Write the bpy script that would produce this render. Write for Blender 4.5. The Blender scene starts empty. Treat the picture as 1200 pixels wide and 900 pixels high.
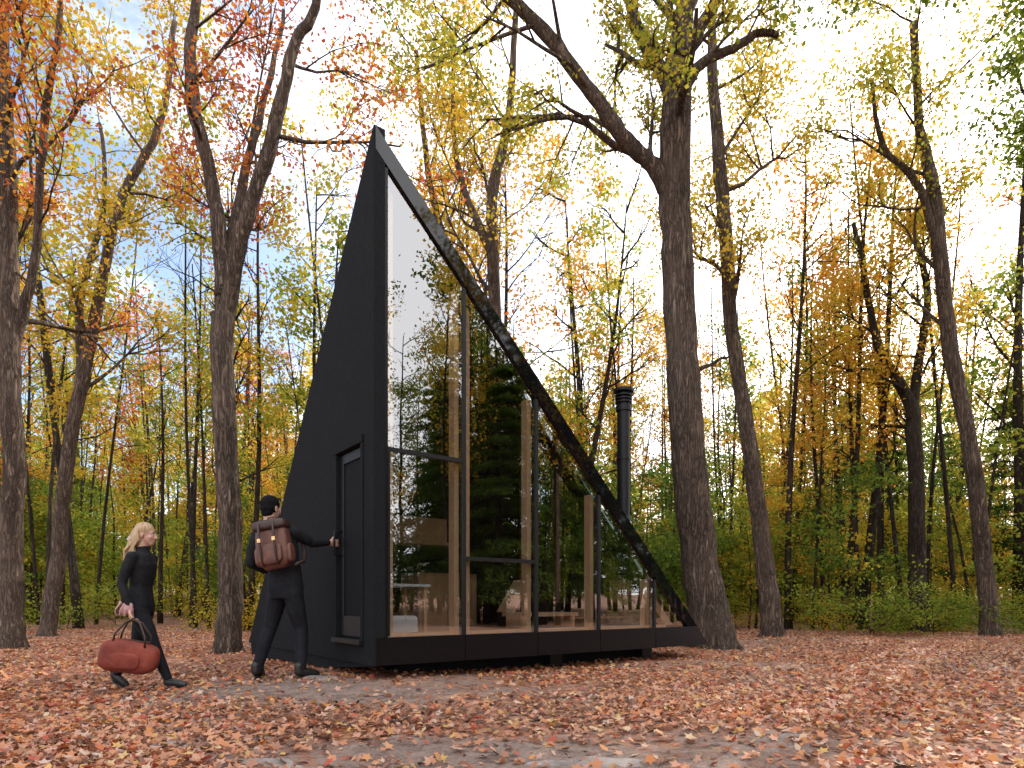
import bpy, math, random, bmesh
import numpy as np
from mathutils import Vector, Matrix
rng = np.random.default_rng(11)
random.seed(5)
scene = bpy.context.scene
COL = scene.collection
def R(a, b): return float(rng.uniform(a, b))
def nrm(v):
    v = np.asarray(v, float); return v/(np.linalg.norm(v)+1e-9)

# ------------------------------------------------------------------ materials
def new_mat(name):
    m = bpy.data.materials.new(name); m.use_nodes = True
    nt = m.node_tree; nt.nodes.clear()
    out = nt.nodes.new('ShaderNodeOutputMaterial')
    return m, nt, out
def ramp(nt, stops, fac, interp='LINEAR'):
    r = nt.nodes.new('ShaderNodeValToRGB'); r.color_ramp.interpolation = interp
    els = r.color_ramp.elements
    while len(els) > 1: els.remove(els[-1])
    els[0].position = stops[0][0]; els[0].color = (*stops[0][1], 1)
    for p, c in stops[1:]:
        e = els.new(p); e.color = (*c, 1)
    nt.links.new(fac, r.inputs[0]); return r.outputs[0]
def coords(nt, scale=(1,1,1), kind='Object', loc=(0,0,0)):
    tc = nt.nodes.new('ShaderNodeTexCoord'); mp = nt.nodes.new('ShaderNodeMapping')
    mp.inputs['Scale'].default_value = scale; mp.inputs['Location'].default_value = loc
    nt.links.new(tc.outputs[kind], mp.inputs[0]); return mp.outputs[0]
def noise(nt, vec, scale, detail=4, rough=.55, dist=0):
    n = nt.nodes.new('ShaderNodeTexNoise'); n.inputs['Scale'].default_value = scale
    n.inputs['Detail'].default_value = detail; n.inputs['Roughness'].default_value = rough
    n.inputs['Distortion'].default_value = dist
    nt.links.new(vec, n.inputs['Vector']); return n.outputs[0]
def math_n(nt, op, a, b=None, c=None):
    m = nt.nodes.new('ShaderNodeMath'); m.operation = op
    for i, v in enumerate((a, b, c)):
        if v is None: continue
        if isinstance(v, (int, float)): m.inputs[i].default_value = v
        else: nt.links.new(v, m.inputs[i])
    return m.outputs[0]
def simple(name, c1, c2=None, scale=8, rough=.6, bump=.1, stretch=(1,1,1), metal=0, bdist=.01, spec=.5, coat=0, det=4):
    m, nt, out = new_mat(name)
    p = nt.nodes.new('ShaderNodeBsdfPrincipled'); nt.links.new(p.outputs[0], out.inputs[0])
    p.inputs['Roughness'].default_value = rough; p.inputs['Metallic'].default_value = metal
    p.inputs['Specular IOR Level'].default_value = spec; p.inputs['Coat Weight'].default_value = coat
    p.inputs['Coat Roughness'].default_value = .03
    v = coords(nt, stretch); n = noise(nt, v, scale, det)
    c2 = c2 or tuple(x*.7 for x in c1)
    nt.links.new(ramp(nt, [(.3, c2), (.7, c1)], n), p.inputs['Base Color'])
    if bump:
        b = nt.nodes.new('ShaderNodeBump'); b.inputs['Strength'].default_value = bump; b.inputs['Distance'].default_value = bdist
        nt.links.new(n, b.inputs['Height']); nt.links.new(b.outputs[0], p.inputs['Normal'])
    return m

def leaf_material(name, transl=.5):
    m, nt, out = new_mat(name)
    at = nt.nodes.new('ShaderNodeAttribute'); at.attribute_name = 'leaf'
    oi = nt.nodes.new('ShaderNodeObjectInfo')
    sep = nt.nodes.new('ShaderNodeSeparateColor'); nt.links.new(oi.outputs['Color'], sep.inputs[0])
    f = math_n(nt, 'MULTIPLY_ADD', at.outputs['Fac'], sep.outputs[1], sep.outputs[0])
    col = ramp(nt, [(0, (.03,.06,.028)), (.2, (.10,.17,.03)), (.36, (.28,.34,.045)), (.53, (.68,.48,.06)),
                    (.72, (.68,.28,.05)), (.87, (.55,.125,.05)), (1, (.38,.05,.045))], f)
    d = nt.nodes.new('ShaderNodeBsdfDiffuse'); t = nt.nodes.new('ShaderNodeBsdfTranslucent')
    mx = nt.nodes.new('ShaderNodeMixShader'); mx.inputs[0].default_value = transl
    nt.links.new(col, d.inputs[0]); nt.links.new(col, t.inputs[0])
    nt.links.new(d.outputs[0], mx.inputs[1]); nt.links.new(t.outputs[0], mx.inputs[2]); nt.links.new(mx.outputs[0], out.inputs[0])
    return m
M_leaf = leaf_material('autumn_leaf', .55)
def bark_material(name, c1, c2):
    m, nt, out = new_mat(name)
    p = nt.nodes.new('ShaderNodeBsdfPrincipled'); nt.links.new(p.outputs[0], out.inputs[0])
    p.inputs['Roughness'].default_value = .95; p.inputs['Specular IOR Level'].default_value = .1
    v = coords(nt, (1, 1, .13)); n = noise(nt, v, 17, 7, .7, .8)
    v2 = coords(nt); n2 = noise(nt, v2, 1.6, 3)
    rid = math_n(nt, 'ABSOLUTE', math_n(nt, 'SUBTRACT', n, .5))       # furrows between plates
    rid = math_n(nt, 'MINIMUM', math_n(nt, 'MULTIPLY', rid, 8.0), 1.0)
    h = math_n(nt, 'MULTIPLY_ADD', n2, .45, math_n(nt, 'MULTIPLY', rid, .6))
    nt.links.new(ramp(nt, [(.20, c2), (.72, c1)], h), p.inputs['Base Color'])
    b = nt.nodes.new('ShaderNodeBump'); b.inputs['Strength'].default_value = .9; b.inputs['Distance'].default_value = .03
    nt.links.new(rid, b.inputs['Height']); nt.links.new(b.outputs[0], p.inputs['Normal'])
    return m
M_bark = bark_material('bark', (.27,.20,.155), (.05,.038,.031))
M_bark2 = bark_material('bark_dark', (.11,.083,.065), (.022,.018,.015))

# ------------------------------------------------------------------ mesh helpers
def poly_mesh(name, groups, attr=None):
    vs, starts, tot = [], [], 0
    for V in groups:
        n, k, _ = V.shape
        vs.append(V.reshape(-1, 3)); starts.append(tot + np.arange(n)*k); tot += n*k
    vs = np.concatenate(vs); st = np.concatenate(starts)
    me = bpy.data.meshes.new(name)
    me.vertices.add(tot); me.vertices.foreach_set('co', vs.astype(np.float32).ravel())
    me.loops.add(tot); me.loops.foreach_set('vertex_index', np.arange(tot, dtype=np.int32))
    me.polygons.add(len(st)); me.polygons.foreach_set('loop_start', st.astype(np.int32))
    me.update(calc_edges=True)
    if attr is not None:
        a = me.attributes.new('leaf', 'FLOAT', 'FACE'); a.data.foreach_set('value', np.asarray(attr, np.float32))
    return me
def leaf_quads(C, S, tmpl, N=None):
    n = len(C)
    if N is None:
        N = rng.normal(size=(n, 3)); N[:, 2] = np.abs(N[:, 2])+.3
    N = N/np.linalg.norm(N, axis=1, keepdims=True)
    r = rng.normal(size=(n, 3)); U = np.cross(N, r); U /= np.linalg.norm(U, axis=1, keepdims=True)+1e-9
    W = np.cross(N, U)
    T = np.asarray(tmpl, float)
    if T.shape[1] == 2: T = np.c_[T, np.zeros(len(T))]
    curl = rng.uniform(-.5, .9, size=(n, 1, 1))
    z = T[None, :, 2:3]*curl
    return C[:, None]+S[:, None, None]*(T[None, :, 0:1]*U[:, None]+T[None, :, 1:2]*W[:, None]+z*N[:, None])
OVAL = [(-.5, 0, .1), (-.12, .3, .0), (.3, .2, 0), (.55, 0, .12), (.3, -.2, 0), (-.12, -.3, 0)]
RHOMB = [(-.5, 0, .15), (0, .36, 0), (.5, 0, .15), (0, -.36, 0)]
MAPLE = []
for i in range(10):
    a = math.pi*2*i/10; r = [.55, .27][i % 2]
    MAPLE.append((r*math.cos(a), r*math.sin(a), .35*r))

class TB:
    def __init__(s): s.v = []; s.f = []; s.n = 0; s.anch = []
    def tube(s, P, Rr, n=6, cap=True):
        P = np.asarray(P, float); m = len(P)
        T = np.gradient(P, axis=0); T /= np.linalg.norm(T, axis=1, keepdims=True)+1e-9
        ref = np.array([.13, .97, .2]) if abs(T[0] @ nrm([.13, .97, .2])) < .85 else np.array([1., .1, 0])
        A = np.cross(T, ref); A /= np.linalg.norm(A, axis=1, keepdims=True)+1e-9
        B = np.cross(T, A)
        th = np.arange(n)/n*2*math.pi
        Rr = np.asarray(Rr, float)
        V = P[:, None]+Rr[:, None, None]*(np.cos(th)[None, :, None]*A[:, None]+np.sin(th)[None, :, None]*B[:, None])
        s.v.append(V.reshape(-1, 3))
        for i in range(m-1):
            for j in range(n):
                k = (j+1) % n
                s.f.append((s.n+i*n+j, s.n+i*n+k, s.n+(i+1)*n+k, s.n+(i+1)*n+j))
        if cap:
            s.f.append(tuple(s.n+j for j in range(n))[::-1]); s.f.append(tuple(s.n+(m-1)*n+j for j in range(n)))
        s.n += m*n
    def mesh(s, name, mat, smooth=True):
        me = bpy.data.meshes.new(name); me.from_pydata(np.concatenate(s.v).tolist(), [], s.f)
        if smooth: me.polygons.foreach_set('use_smooth', [True]*len(me.polygons))
        me.materials.append(mat); me.update(); return me

def rot_dir(d, ang):
    d = nrm(d); r = nrm(np.cross(d, rng.normal(size=3))); return nrm(d*math.cos(ang)+r*math.sin(ang))
def grow(tb, p, d, L, r, depth, up=.15, kids=4):
    n = 5; P = [np.array(p, float)]; d = nrm(d)
    for i in range(n-1):
        d = nrm(d+rng.normal(size=3)*.16+np.array([0, 0, up*.35])); P.append(P[-1]+d*L/(n-1))
    tb.tube(P, np.linspace(r, max(r*.35, .004), n), 5 if r > .03 else 3, cap=False)
    if depth == 0:
        for q in P[1:]: tb.anch.append(q)
        return
    for k in range(kids):
        f = R(.3, 1)*(n-1); i = min(int(f), n-2); q = P[i]+(P[i+1]-P[i])*(f-i)
        grow(tb, q, rot_dir(d, R(.4, 1.0)), L*R(.45, .7), max(r*.5, .005), depth-1, up, kids)
    tb.anch.append(P[-1])

def leaf_mesh(name, anch, per, size, spread, tmpl=RHOMB, flat=.7):
    A = np.array(anch); C = np.repeat(A, per, axis=0)
    C = C+rng.normal(size=C.shape)*spread*np.array([1, 1, flat])
    S = size*rng.uniform(.6, 1.3, len(C))
    clump = np.repeat(rng.uniform(0, 1, len(A)), per)
    attr = np.clip(.65*clump+.35*rng.uniform(0, 1, len(C)), 0, 1)
    me = poly_mesh(name, [leaf_quads(C, S, tmpl)], attr); me.materials.append(M_leaf); return me
def obj(name, data, parent=None, loc=None, color=None):
    o = bpy.data.objects.new(name, data); COL.objects.link(o)
    if parent: o.parent = parent
    if loc is not None: o.location = loc
    if color: o.color = (*color, 0, 1) if len(color) == 2 else color
    return o

# ------------------------------------------------------------------ ground
def gh(x, y):
    x = np.asarray(x, float); y = np.asarray(y, float)
    h = .045*np.exp(-(((x+1.9)/1.6)**2+((y-7.0)/1.8)**2))-.05*np.exp(-((x+4.0)/1.3)**2-((y-5.6)/1.5)**2)
    h = h+.018*np.sin(x*1.3+.6*y)*np.cos(y*.9-.4*x)+.010*np.sin(3.1*x+1)*np.sin(2.7*y)
    rr = np.clip((np.hypot(x, y-6)-16)/60, 0, 4); return h+rr*1.2
ax = np.sinh(np.linspace(-1, 1, 361)*5.2)/math.sinh(5.2)*450
X, Y = np.meshgrid(ax, ax+6, indexing='ij')
Zg = gh(X, Y)
nx = len(ax); V = np.stack([X, Y, Zg], -1).reshape(-1, 3)
ii, jj = np.meshgrid(np.arange(nx-1), np.arange(nx-1), indexing='ij'); b0 = (ii*nx+jj).ravel()
F = np.stack([b0, b0+nx, b0+nx+1, b0+1], 1)
me = bpy.data.meshes.new('ground'); me.vertices.add(len(V)); me.vertices.foreach_set('co', V.astype(np.float32).ravel())
me.loops.add(F.size); me.loops.foreach_set('vertex_index', F.astype(np.int32).ravel())
me.polygons.add(len(F)); me.polygons.foreach_set('loop_start', (np.arange(len(F))*4).astype(np.int32)); me.update(calc_edges=True)
me.polygons.foreach_set('use_smooth', [True]*len(F))
def ground_mat():
    m, nt, out = new_mat('leaf_litter')
    p = nt.nodes.new('ShaderNodeBsdfPrincipled'); nt.links.new(p.outputs[0], out.inputs[0]); p.inputs['Roughness'].default_value = .85
    p.inputs['Specular IOR Level'].default_value = .2
    v = coords(nt)
    wn = nt.nodes.new('ShaderNodeTexNoise'); wn.inputs['Scale'].default_value = 14; nt.links.new(v, wn.inputs['Vector'])
    va = nt.nodes.new('ShaderNodeVectorMath'); va.operation = 'MULTIPLY_ADD'; va.inputs[1].default_value = (.09,)*3
    nt.links.new(wn.outputs['Color'], va.inputs[0]); nt.links.new(v, va.inputs[2])
    vo = nt.nodes.new('ShaderNodeTexVoronoi'); vo.inputs['Scale'].default_value = 19; nt.links.new(va.outputs[0], vo.inputs['Vector'])
    sp = nt.nodes.new('ShaderNodeSeparateColor'); nt.links.new(vo.outputs['Color'], sp.inputs[0])
    leaf = ramp(nt, [(0, (.07,.04,.03)), (.25, (.26,.13,.09)), (.5, (.42,.19,.11)), (.65, (.46,.28,.21)), (.8, (.36,.10,.06)), (1, (.52,.29,.12))], sp.outputs[0])
    fine = noise(nt, v, 40, 6, .7)
    mid = noise(nt, v, 6, 5, .65)
    dirt = ramp(nt, [(.34, (.10,.068,.055)), (.62, (.40,.29,.24))], math_n(nt, 'MULTIPLY_ADD', mid, .5, math_n(nt, 'MULTIPLY', fine, .5)))
    big = noise(nt, v, .55, 5, .6)
    # trodden ground in front of the cabin
    def patch(sx, sy, cx, cy, k):
        pv = coords(nt, (1/sx, 1/sy, 0), 'Object', (-cx/sx, -cy/sy, 0))
        ln = nt.nodes.new('ShaderNodeVectorMath'); ln.operation = 'LENGTH'; nt.links.new(pv, ln.inputs[0])
        return math_n(nt, 'MULTIPLY', math_n(nt, 'SUBTRACT', 1.0, math_n(nt, 'MINIMUM', ln.outputs['Value'], 1.0)), k)
    tot = math_n(nt, 'ADD', math_n(nt, 'ADD', big, patch(3.0, 1.0, .2, 3.2, .24)), patch(2.2, 1.0, -1.6, 5.5, .28))
    mk = ramp(nt, [(.50, (0,0,0)), (.62, (1,1,1))], math_n(nt, 'MULTIPLY_ADD', math_n(nt, 'SUBTRACT', mid, .5), .35, tot))
    mx = nt.nodes.new('ShaderNodeMix'); mx.data_type = 'RGBA'
    nt.links.new(mk, mx.inputs[0]); nt.links.new(leaf, mx.inputs[6]); nt.links.new(dirt, mx.inputs[7])
    nt.links.new(mx.outputs[2], p.inputs['Base Color'])
    ad = math_n(nt, 'MULTIPLY_ADD', sp.outputs[1], .6, fine)
    b = nt.nodes.new('ShaderNodeBump'); b.inputs['Strength'].default_value = .9; b.inputs['Distance'].default_value = .03
    nt.links.new(ad, b.inputs['Height']); nt.links.new(b.outputs[0], p.inputs['Normal'])
    return m
me.materials.append(ground_mat()); obj('ground', me)

def fallen():
    n1 = 165000
    y = 2.2+(rng.uniform(0, 1, n1)**1.35)*17; x = rng.uniform(-1, 1, n1)*(y*.95+1.5)
    dens = np.sin(x*.9+1.3*np.sin(y*.7))*np.cos(y*1.1+.8*np.sin(x*.8))+.5*np.sin(x*2.7+y)*np.sin(y*3.1-x)
    p1 = np.exp(-((x-.2)/2.4)**2-((y-3.2)/.7)**2); p2 = np.exp(-((x+1.6)/1.8)**2-((y-5.5)/.7)**2)
    keep = rng.uniform(0, 1, n1) < np.clip(.60+.45*dens-.55*p1-.55*p2, .09, 1)
    x, y = x[keep], y[keep]
    C = np.stack([x, y, gh(x, y)+rng.uniform(.004, .026, len(x))], 1)
    N = rng.normal(size=C.shape)*.5; N[:, 2] = 1
    S = rng.uniform(.026, .068, len(x)); n = len(x); h = n//2
    base = .5+.28*np.sin(x*.7+2*np.sin(y*.4))*np.sin(y*.8+1.3)
    at = np.clip(np.where(rng.uniform(0, 1, n) < .55, rng.uniform(0, 1, n), base+rng.normal(size=n)*.14), 0, 1)
    me = poly_mesh('fallen_leaves', [leaf_quads(C[:h], S[:h]*1.15, MAPLE, N[:h]), leaf_quads(C[h:], S[h:], OVAL, N[h:])], at)
    m, nt, out = new_mat('fallen_leaf')
    a = nt.nodes.new('ShaderNodeAttribute'); a.attribute_name = 'leaf'
    col = ramp(nt, [(0, (.09,.05,.038)), (.14, (.22,.115,.08)), (.26, (.40,.20,.13)), (.38, (.60,.25,.12)), (.48, (.56,.35,.27)), (.60, (.64,.27,.09)), (.72, (.46,.09,.055)),
                    (.80, (.34,.15,.09)), (.90, (.68,.42,.13)), (1, (.62,.46,.38))], a.outputs['Fac'])
    p = nt.nodes.new('ShaderNodeBsdfPrincipled'); p.inputs['Roughness'].default_value = .6; p.inputs['Specular IOR Level'].default_value = .3
    nt.links.new(col, p.inputs['Base Color'])
    t = nt.nodes.new('ShaderNodeBsdfTranslucent'); nt.links.new(col, t.inputs[0])
    mx = nt.nodes.new('ShaderNodeMixShader'); mx.inputs[0].default_value = .2
    nt.links.new(p.outputs[0], mx.inputs[1]); nt.links.new(t.outputs[0], mx.inputs[2]); nt.links.new(mx.outputs[0], out.inputs[0])
    me.materials.append(m); obj('fallen_leaves', me)
fallen()

# ------------------------------------------------------------------ nearby trees (profiles in each tree's own units)
def hero(base, sc, paths, hue, hvar, zmin=4.5, per=26, size=.085, spread=.22, nb=1.0, depth=2, bark=None, L=(1.2, 2.4), step=.75, side=14):
    tb = TB(); bx, by = base; bz = float(gh(bx, by))-.05
    for pi, (path, ydr) in enumerate(paths):
        pp = np.array(path, float); m = len(pp)
        ts = np.linspace(0, m-1, (m-1)*5+1)
        def cr(a):
            o = []
            for t in ts:
                i = min(int(t), m-2); f = t-i
                p0, p1, p2, p3 = a[max(i-1, 0)], a[i], a[i+1], a[min(i+2, m-1)]
                o.append(.5*((2*p1)+(-p0+p2)*f+(2*p0-5*p1+4*p2-p3)*f*f+(-p0+3*p1-3*p2+p3)*f**3))
            return np.array(o)
        xs, zs, ws = cr(pp[:, 0])*sc, cr(pp[:, 1])*sc, np.maximum(cr(pp[:, 2])*sc, .012)
        ys = ydr*np.maximum(zs-zs[0], 0)*.35+.06*np.sin(zs*1.1+pi)*np.minimum(1, np.maximum(zs-zs[0], 0))
        P = np.stack([xs+bx, ys+by, zs+bz], 1)
        P += rng.normal(size=P.shape)*.010
        tb.tube(P, ws*(1+rng.normal(size=len(ws))*.03), side if pi == 0 else 8)
        if pi == 0:
            w = float(np.interp(.7, zs-zs[0], ws))
            for k in range(8):
                a = k*.785+R(-.3, .3)
                o = np.array([math.cos(a), math.sin(a), 0]); b = np.array([bx, by, bz]); q = R(.7, 1.15)
                tb.tube([b+o*w*.66+[0, 0, w*1.7], b+o*w*.82+[0, 0, w*.9], b+o*w*1.08+[0, 0, w*.34], b+o*w*1.35*q+[0, 0, w*.08], b+o*w*1.8*q+[0, 0, -.05]], [w*.16, w*.24, w*.24, w*.17, w*.06], 8)
        acc = 0
        for i in range(1, len(P)):
            seg = P[i]-P[i-1]; acc += np.linalg.norm(seg)
            if P[i, 2] > zmin and acc > step/nb:
                acc = 0; d = rot_dir(seg, R(.6, 1.25))
                grow(tb, P[i], d, R(*L), max(ws[i]*.35, .012), depth, .2, 4)
    root = obj('deciduous_tree', None); root.location = (bx, by, 0)
    obj('trunk_and_branches', tb.mesh('trunk', bark or M_bark), root, (-bx, -by, 0))
    if per:
        obj('foliage', leaf_mesh('foliage', tb.anch, per, size, spread), root, (-bx, -by, 0), (hue, hvar))

S = .01364
hero((-4.54, 10.0), S, [
  ([(0,-5,20),(0,14,16),(1,60,14),(1,160,13),(-5,320,12.5),(-5,400,13)], 0),
  ([(-5,385,10),(-17,500,9),(-30,580,8),(-52,660,8),(-62,740,7),(-62,820,5),(-70,940,3)], .3),
  ([(-8,420,7),(-5,560,6),(1,660,5),(3,760,4),(10,900,2.5)], .9),
  ([(-5,385,10),(18,470,9),(40,530,8),(58,580,8),(75,640,7),(88,690,6),(112,730,5),(125,800,4),(140,920,3)], -.3)],
  .64, .34, zmin=7.0, per=7, nb=.7, size=.072, spread=.13)
S = .01432
hero((-8.42, 10.5), S, [
  ([(0,-5,20),(0,30,14),(-2,120,12),(5,240,11),(0,370,11),(-5,460,10),(-4,610,8),(-8,760,7),(-5,920,4)], 0),
  ([(0,360,8),(25,430,5),(45,540,4),(58,620,4),(75,700,3),(80,820,2)], -.2)],
  .54, .42, zmin=5.5, per=8, nb=.9, size=.075, spread=.14)
S = .0150
hero((3.5, 11.0), S, [
  ([(3,-5,32),(0,22,26),(-5,60,23),(-14,120,21),(-25,200,20),(-33,320,19),(-38,450,18),(-43,540,18),(-42,650,16),(-36,720,12),(-20,800,9),(-15,960,5)], 0),
  ([(-44,525,12),(-62,555,10),(-80,572,9),(-108,596,9),(-150,650,8),(-190,700,8),(-225,735,7),(-262,765,6),(-295,810,5),(-320,900,3)], -.3),
  ([(-42,640,9),(-62,700,8),(-85,750,7),(-100,830,5),(-110,940,3)], .3),
  ([(-36,650,8),(-12,684,6),(25,700,5),(55,716,4),(75,712,3)], -.5),
  ([(-36,690,8),(10,760,6),(60,800,5),(120,850,4),(180,880,3)], -.4),
  ([(-34,320,3),(0,335,2),(25,345,1.2)], -.4)],
  .31, .25, zmin=8.2, per=14, nb=1.1, size=.076, spread=.15)
S = .01978
hero((6.03, 14.5), S, [
  ([(0,-5,17),(0,14,12.5),(-8,90,11),(-30,240,9),(-47,370,8),(-58,500,8),(-65,600,7),(-70,720,5),(-60,850,3)], 0)],
  .40, .2, zmin=7.0, per=13, size=.095, spread=.22, nb=1.1)
S = .02046
hero((11.46, 15.0), S, [
  ([(0,-5,14),(0,14,10),(-5,90,9),(-28,240,8),(-48,360,8),(-68,520,7),(-80,600,5),(-90,720,4)], 0),
  ([(-62,460,5),(-92,530,4),(-130,570,3),(-150,640,2)], -.3)],
  .30, .3, zmin=7, per=8, size=.095, spread=.22)
S = .0232
hero((11.13, 17.0), S, [
  ([(0,-5,18),(0,14,12),(-5,100,9),(-10,230,8),(-12,270,7),(-50,340,4.5),(-65,400,3.5),(-80,480,2.5)], 0),
  ([(-12,250,6),(5,330,5),(20,420,4),(10,520,2.5)], .4)],
  .42, .3, zmin=4.5, per=8, size=.105, spread=.26, bark=M_bark2)
S = .02046
hero((-11.15, 15.0), S, [
  ([(0,-5,14),(0,14,9),(15,120,8),(38,290,7),(65,420,6),(92,520,5),(130,600,4),(150,720,3)], 0),
  ([(38,290,5),(30,400,4),(45,520,3),(30,640,2)], .4)],
  .36, .32, zmin=4.5, per=9, size=.105, spread=.26)
S = .0191
hero((-.38, 14.8), S, [
  ([(0,-5,14),(0,40,10),(0,380,8),(-5,540,7),(15,640,5),(25,780,3.5)], 0),
  ([(-2,470,6),(-40,560,4),(-55,660,3),(-50,780,2)], .2)],
  .42, .25, zmin=7, per=8, size=.095, spread=.22)
hero((-1.6, 15.5), S, [
  ([(0,-5,12),(0,40,8),(-5,350,6),(8,450,5),(-25,600,4),(-40,760,3)], 0)],
  .38, .25, zmin=7, per=6, size=.095, spread=.22)
hero((10.2, 9.0), .0150, [
  ([(0,-5,24),(0,30,18),(10,300,16),(0,560,13),(-10,900,6)], 0),
  ([(0,500,9),(-80,600,7),(-170,680,6),(-260,740,4),(-330,790,2)], .15),
  ([(0,560,8),(-60,680,6),(-150,780,5),(-220,860,3)], .6)],
  .16, .25, zmin=6.6, per=15, size=.08, spread=.17, nb=1.3)
hero((-12.0, 9.5), .0150, [
  ([(0,-5,24),(0,30,16),(10,300,14),(0,560,11),(10,900,6)], 0),
  ([(0,500,8),(60,600,6),(120,700,5),(180,780,3)], .15)],
  .62, .34, zmin=6.0, per=8, size=.085, spread=.18, nb=1.0)

# ------------------------------------------------------------------ forest templates
def tall(seed, H, r, z0, nl, per, size, spread=.26):
    tb = TB(); n = 9; zz = np.linspace(0, H, n)
    lean = rng.normal(size=2)*.035
    P = np.stack([lean[0]*zz+.15*np.sin(zz*.35+seed), lean[1]*zz+.15*np.cos(zz*.3+seed*2), zz-.3], 1)
    tb.tube(P, np.linspace(r, .02, n)*np.r_[1.25, np.ones(n-1)], 7)
    for k in range(nl):
        f = (z0+(H-z0)*(k+R(0, 1))/nl)/H*(n-1); i = min(int(f), n-2); q = P[i]+(P[i+1]-P[i])*(f-i)
        a = R(0, 6.28); d = [math.cos(a), math.sin(a), R(.35, 1.1)]
        grow(tb, q, d, R(1.4, 2.7)*(1.15-.5*f/(n-1)), r*.25, 1, .25, 4)
    return tb.mesh('forest_trunk', M_bark2), leaf_mesh('forest_leaves', tb.anch, per, size, spread)
def under(seed, H, nl, per, size):
    tb = TB(); n = 6; zz = np.linspace(0, H, n)
    P = np.stack([.08*zz*math.cos(seed)+.1*np.sin(zz), .08*zz*math.sin(seed), zz-.2], 1)
    tb.tube(P, np.linspace(.035*H/4, .008, n), 5)
    for k in range(nl):
        f = (.18+.82*(k+R(0, 1))/nl)*(n-1); i = min(int(f), n-2); q = P[i]+(P[i+1]-P[i])*(f-i)
        a = R(0, 6.28); grow(tb, q, [math.cos(a), math.sin(a), R(.05, .5)], R(.8, 1.7), .012, 1, .05, 4)
    return tb.mesh('sapling_trunk', M_bark2), leaf_mesh('sapling_leaves', tb.anch, per, size, .22, flat=.35)
def conifer(seed, H, r, z0, size):
    tb = TB(); tb.tube([(0,0,-.3),(0.05,0,H*.5),(0,.05,H)], [r, r*.6, .02], 7)
    z = z0
    while z < H-.3:
        L = (H-z)/(H-z0)*H*.2+.3
        for k in range(4):
            a = R(0, 6.28); d = np.array([math.cos(a), math.sin(a), .0]); P = [np.array([0, 0, z])+d*L*t+np.array([0, 0, .12*L*t-.35*L*t*t]) for t in (0, .33, .66, 1)]
            tb.tube(P, [.03, .02, .012, .004], 3, cap=False)
            sd = np.cross(d, [0, 0, 1])
            for t in np.linspace(.2, 1, 9):
                q = P[0]+(P[3]-P[0])*t+np.array([0, 0, .08*L*math.sin(t*3)])
                for s in (-1, -.4, .4, 1): tb.anch.append(q+sd*s*L*.22*(1.1-t*.6))
        z += R(.32, .6)
    return tb.mesh('conifer_trunk', M_bark2), leaf_mesh('conifer_needles', tb.anch, 5, size, .10, [(-.6, 0), (0, .1), (.7, 0), (0, -.1)], flat=.5)
TALL = [tall(i, R(13, 18), R(.11, .19), R(4.5, 6.5), 14, 11, .15) for i in range(5)]
SPARSE = [tall(i+9, R(12, 17), R(.06, .12), R(4, 8), 10, 4, .13) for i in range(4)]
POLE = [tall(i+30, R(9, 15), R(.045, .09), R(5, 8), 6, 2, .12) for i in range(4)]
UNDER = [under(i*1.7, R(3.5, 8.0), 17, 9, .115) for i in range(5)]
FARTALL = [tall(i+20, R(15, 20), R(.14, .22), R(2.5, 5), 16, 5, .32, .4) for i in range(4)]
FARUNDER = [under(i*1.3+.5, R(5, 8.0), 17, 4, .27) for i in range(3)]
SHRUB = [under(i*2.1, R(.6, 1.2), 10, 8, .08) for i in range(3)]
CONI = [conifer(i, R(9, 15), .14, 1.5, .20) for i in range(2)]
forest = obj('distant_forest', None); undergrowth = obj('forest_undergrowth', None)
def place(tm, x, y, s, hue, par, hv=.2):
    a = R(0, 6.28); z = float(gh(x, y))
    for k, nm in ((0, 'trunk'), (1, 'foliage')):
        o = obj(nm, tm[k], par, (x, y, z), (hue, hv)); o.rotation_euler = (R(-.05, .05), R(-.05, .05), a); o.scale = (s, s, s*R(.9, 1.1))
def wedge(y0, y1, pw=1.0, w=.95, m=3):
    y = y0+(y1-y0)*R(0, 1)**pw; return R(-1, 1)*(y*w+m), y
def pick(ch): return ch[int(R(0, len(ch)-1e-6))]
for k in range(140):
    x, y = wedge(18, 42); t = x/y
    if .6 < t < .95 and R(0, 1) < .55: continue
    if -.6 < t < -.2 and R(0, 1) < .25: continue
    q = R(0, 1)
    hue = R(.12, .30) if q < .22 else R(.30, .50) if q < .72 else R(.50, .72)
    place(pick(TALL) if R(0, 1) < .5 else pick(SPARSE), x, y, R(.8, 1.15), hue, forest, .25)
for k in range(130):
    x, y = wedge(17.5, 45); place(pick(POLE), x, y, R(.8, 1.2), R(.3, .6), forest)
for k in range(190):
    x, y = wedge(18, 42)
    place(pick(UNDER), x, y, R(.7, 1.25), R(.10, .32) if R(0, 1) < .78 else R(.34, .54), forest)
for k in range(125):
    x, y = wedge(42, 85); t = x/y
    if .55 < t < 1.0 and R(0, 1) < .35: continue
    place(pick(FARTALL), x, y, R(.8, 1.15), R(.16, .54), forest, .25)
for k in range(140):
    x, y = wedge(40, 80); place(pick(FARUNDER), x, y, R(.9, 1.4), R(.10, .34), forest)
for k in range(12):
    x, y = wedge(30, 75); place(pick(CONI), x, y, R(.8, 1.2), R(0, .1), forest, .12)
for (x, y, s) in [(-4.6, 22, 1.25), (17.5, 19, .9), (18.5, 23, .9), (15.5, 25, .8)]:
    place(CONI[0], x, y, s, .06, forest, .12)
for k in range(130):
    x, y = wedge(17, 40, 1.3)
    place(pick(SHRUB), x, y, R(.5, 1.0), R(.2, .5), undergrowth)
for k in range(20):
    x = R(8.5, 17); y = R(15, 19); place(pick(SHRUB), x, y, R(.5, .9), R(.15, .32), undergrowth)
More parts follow.
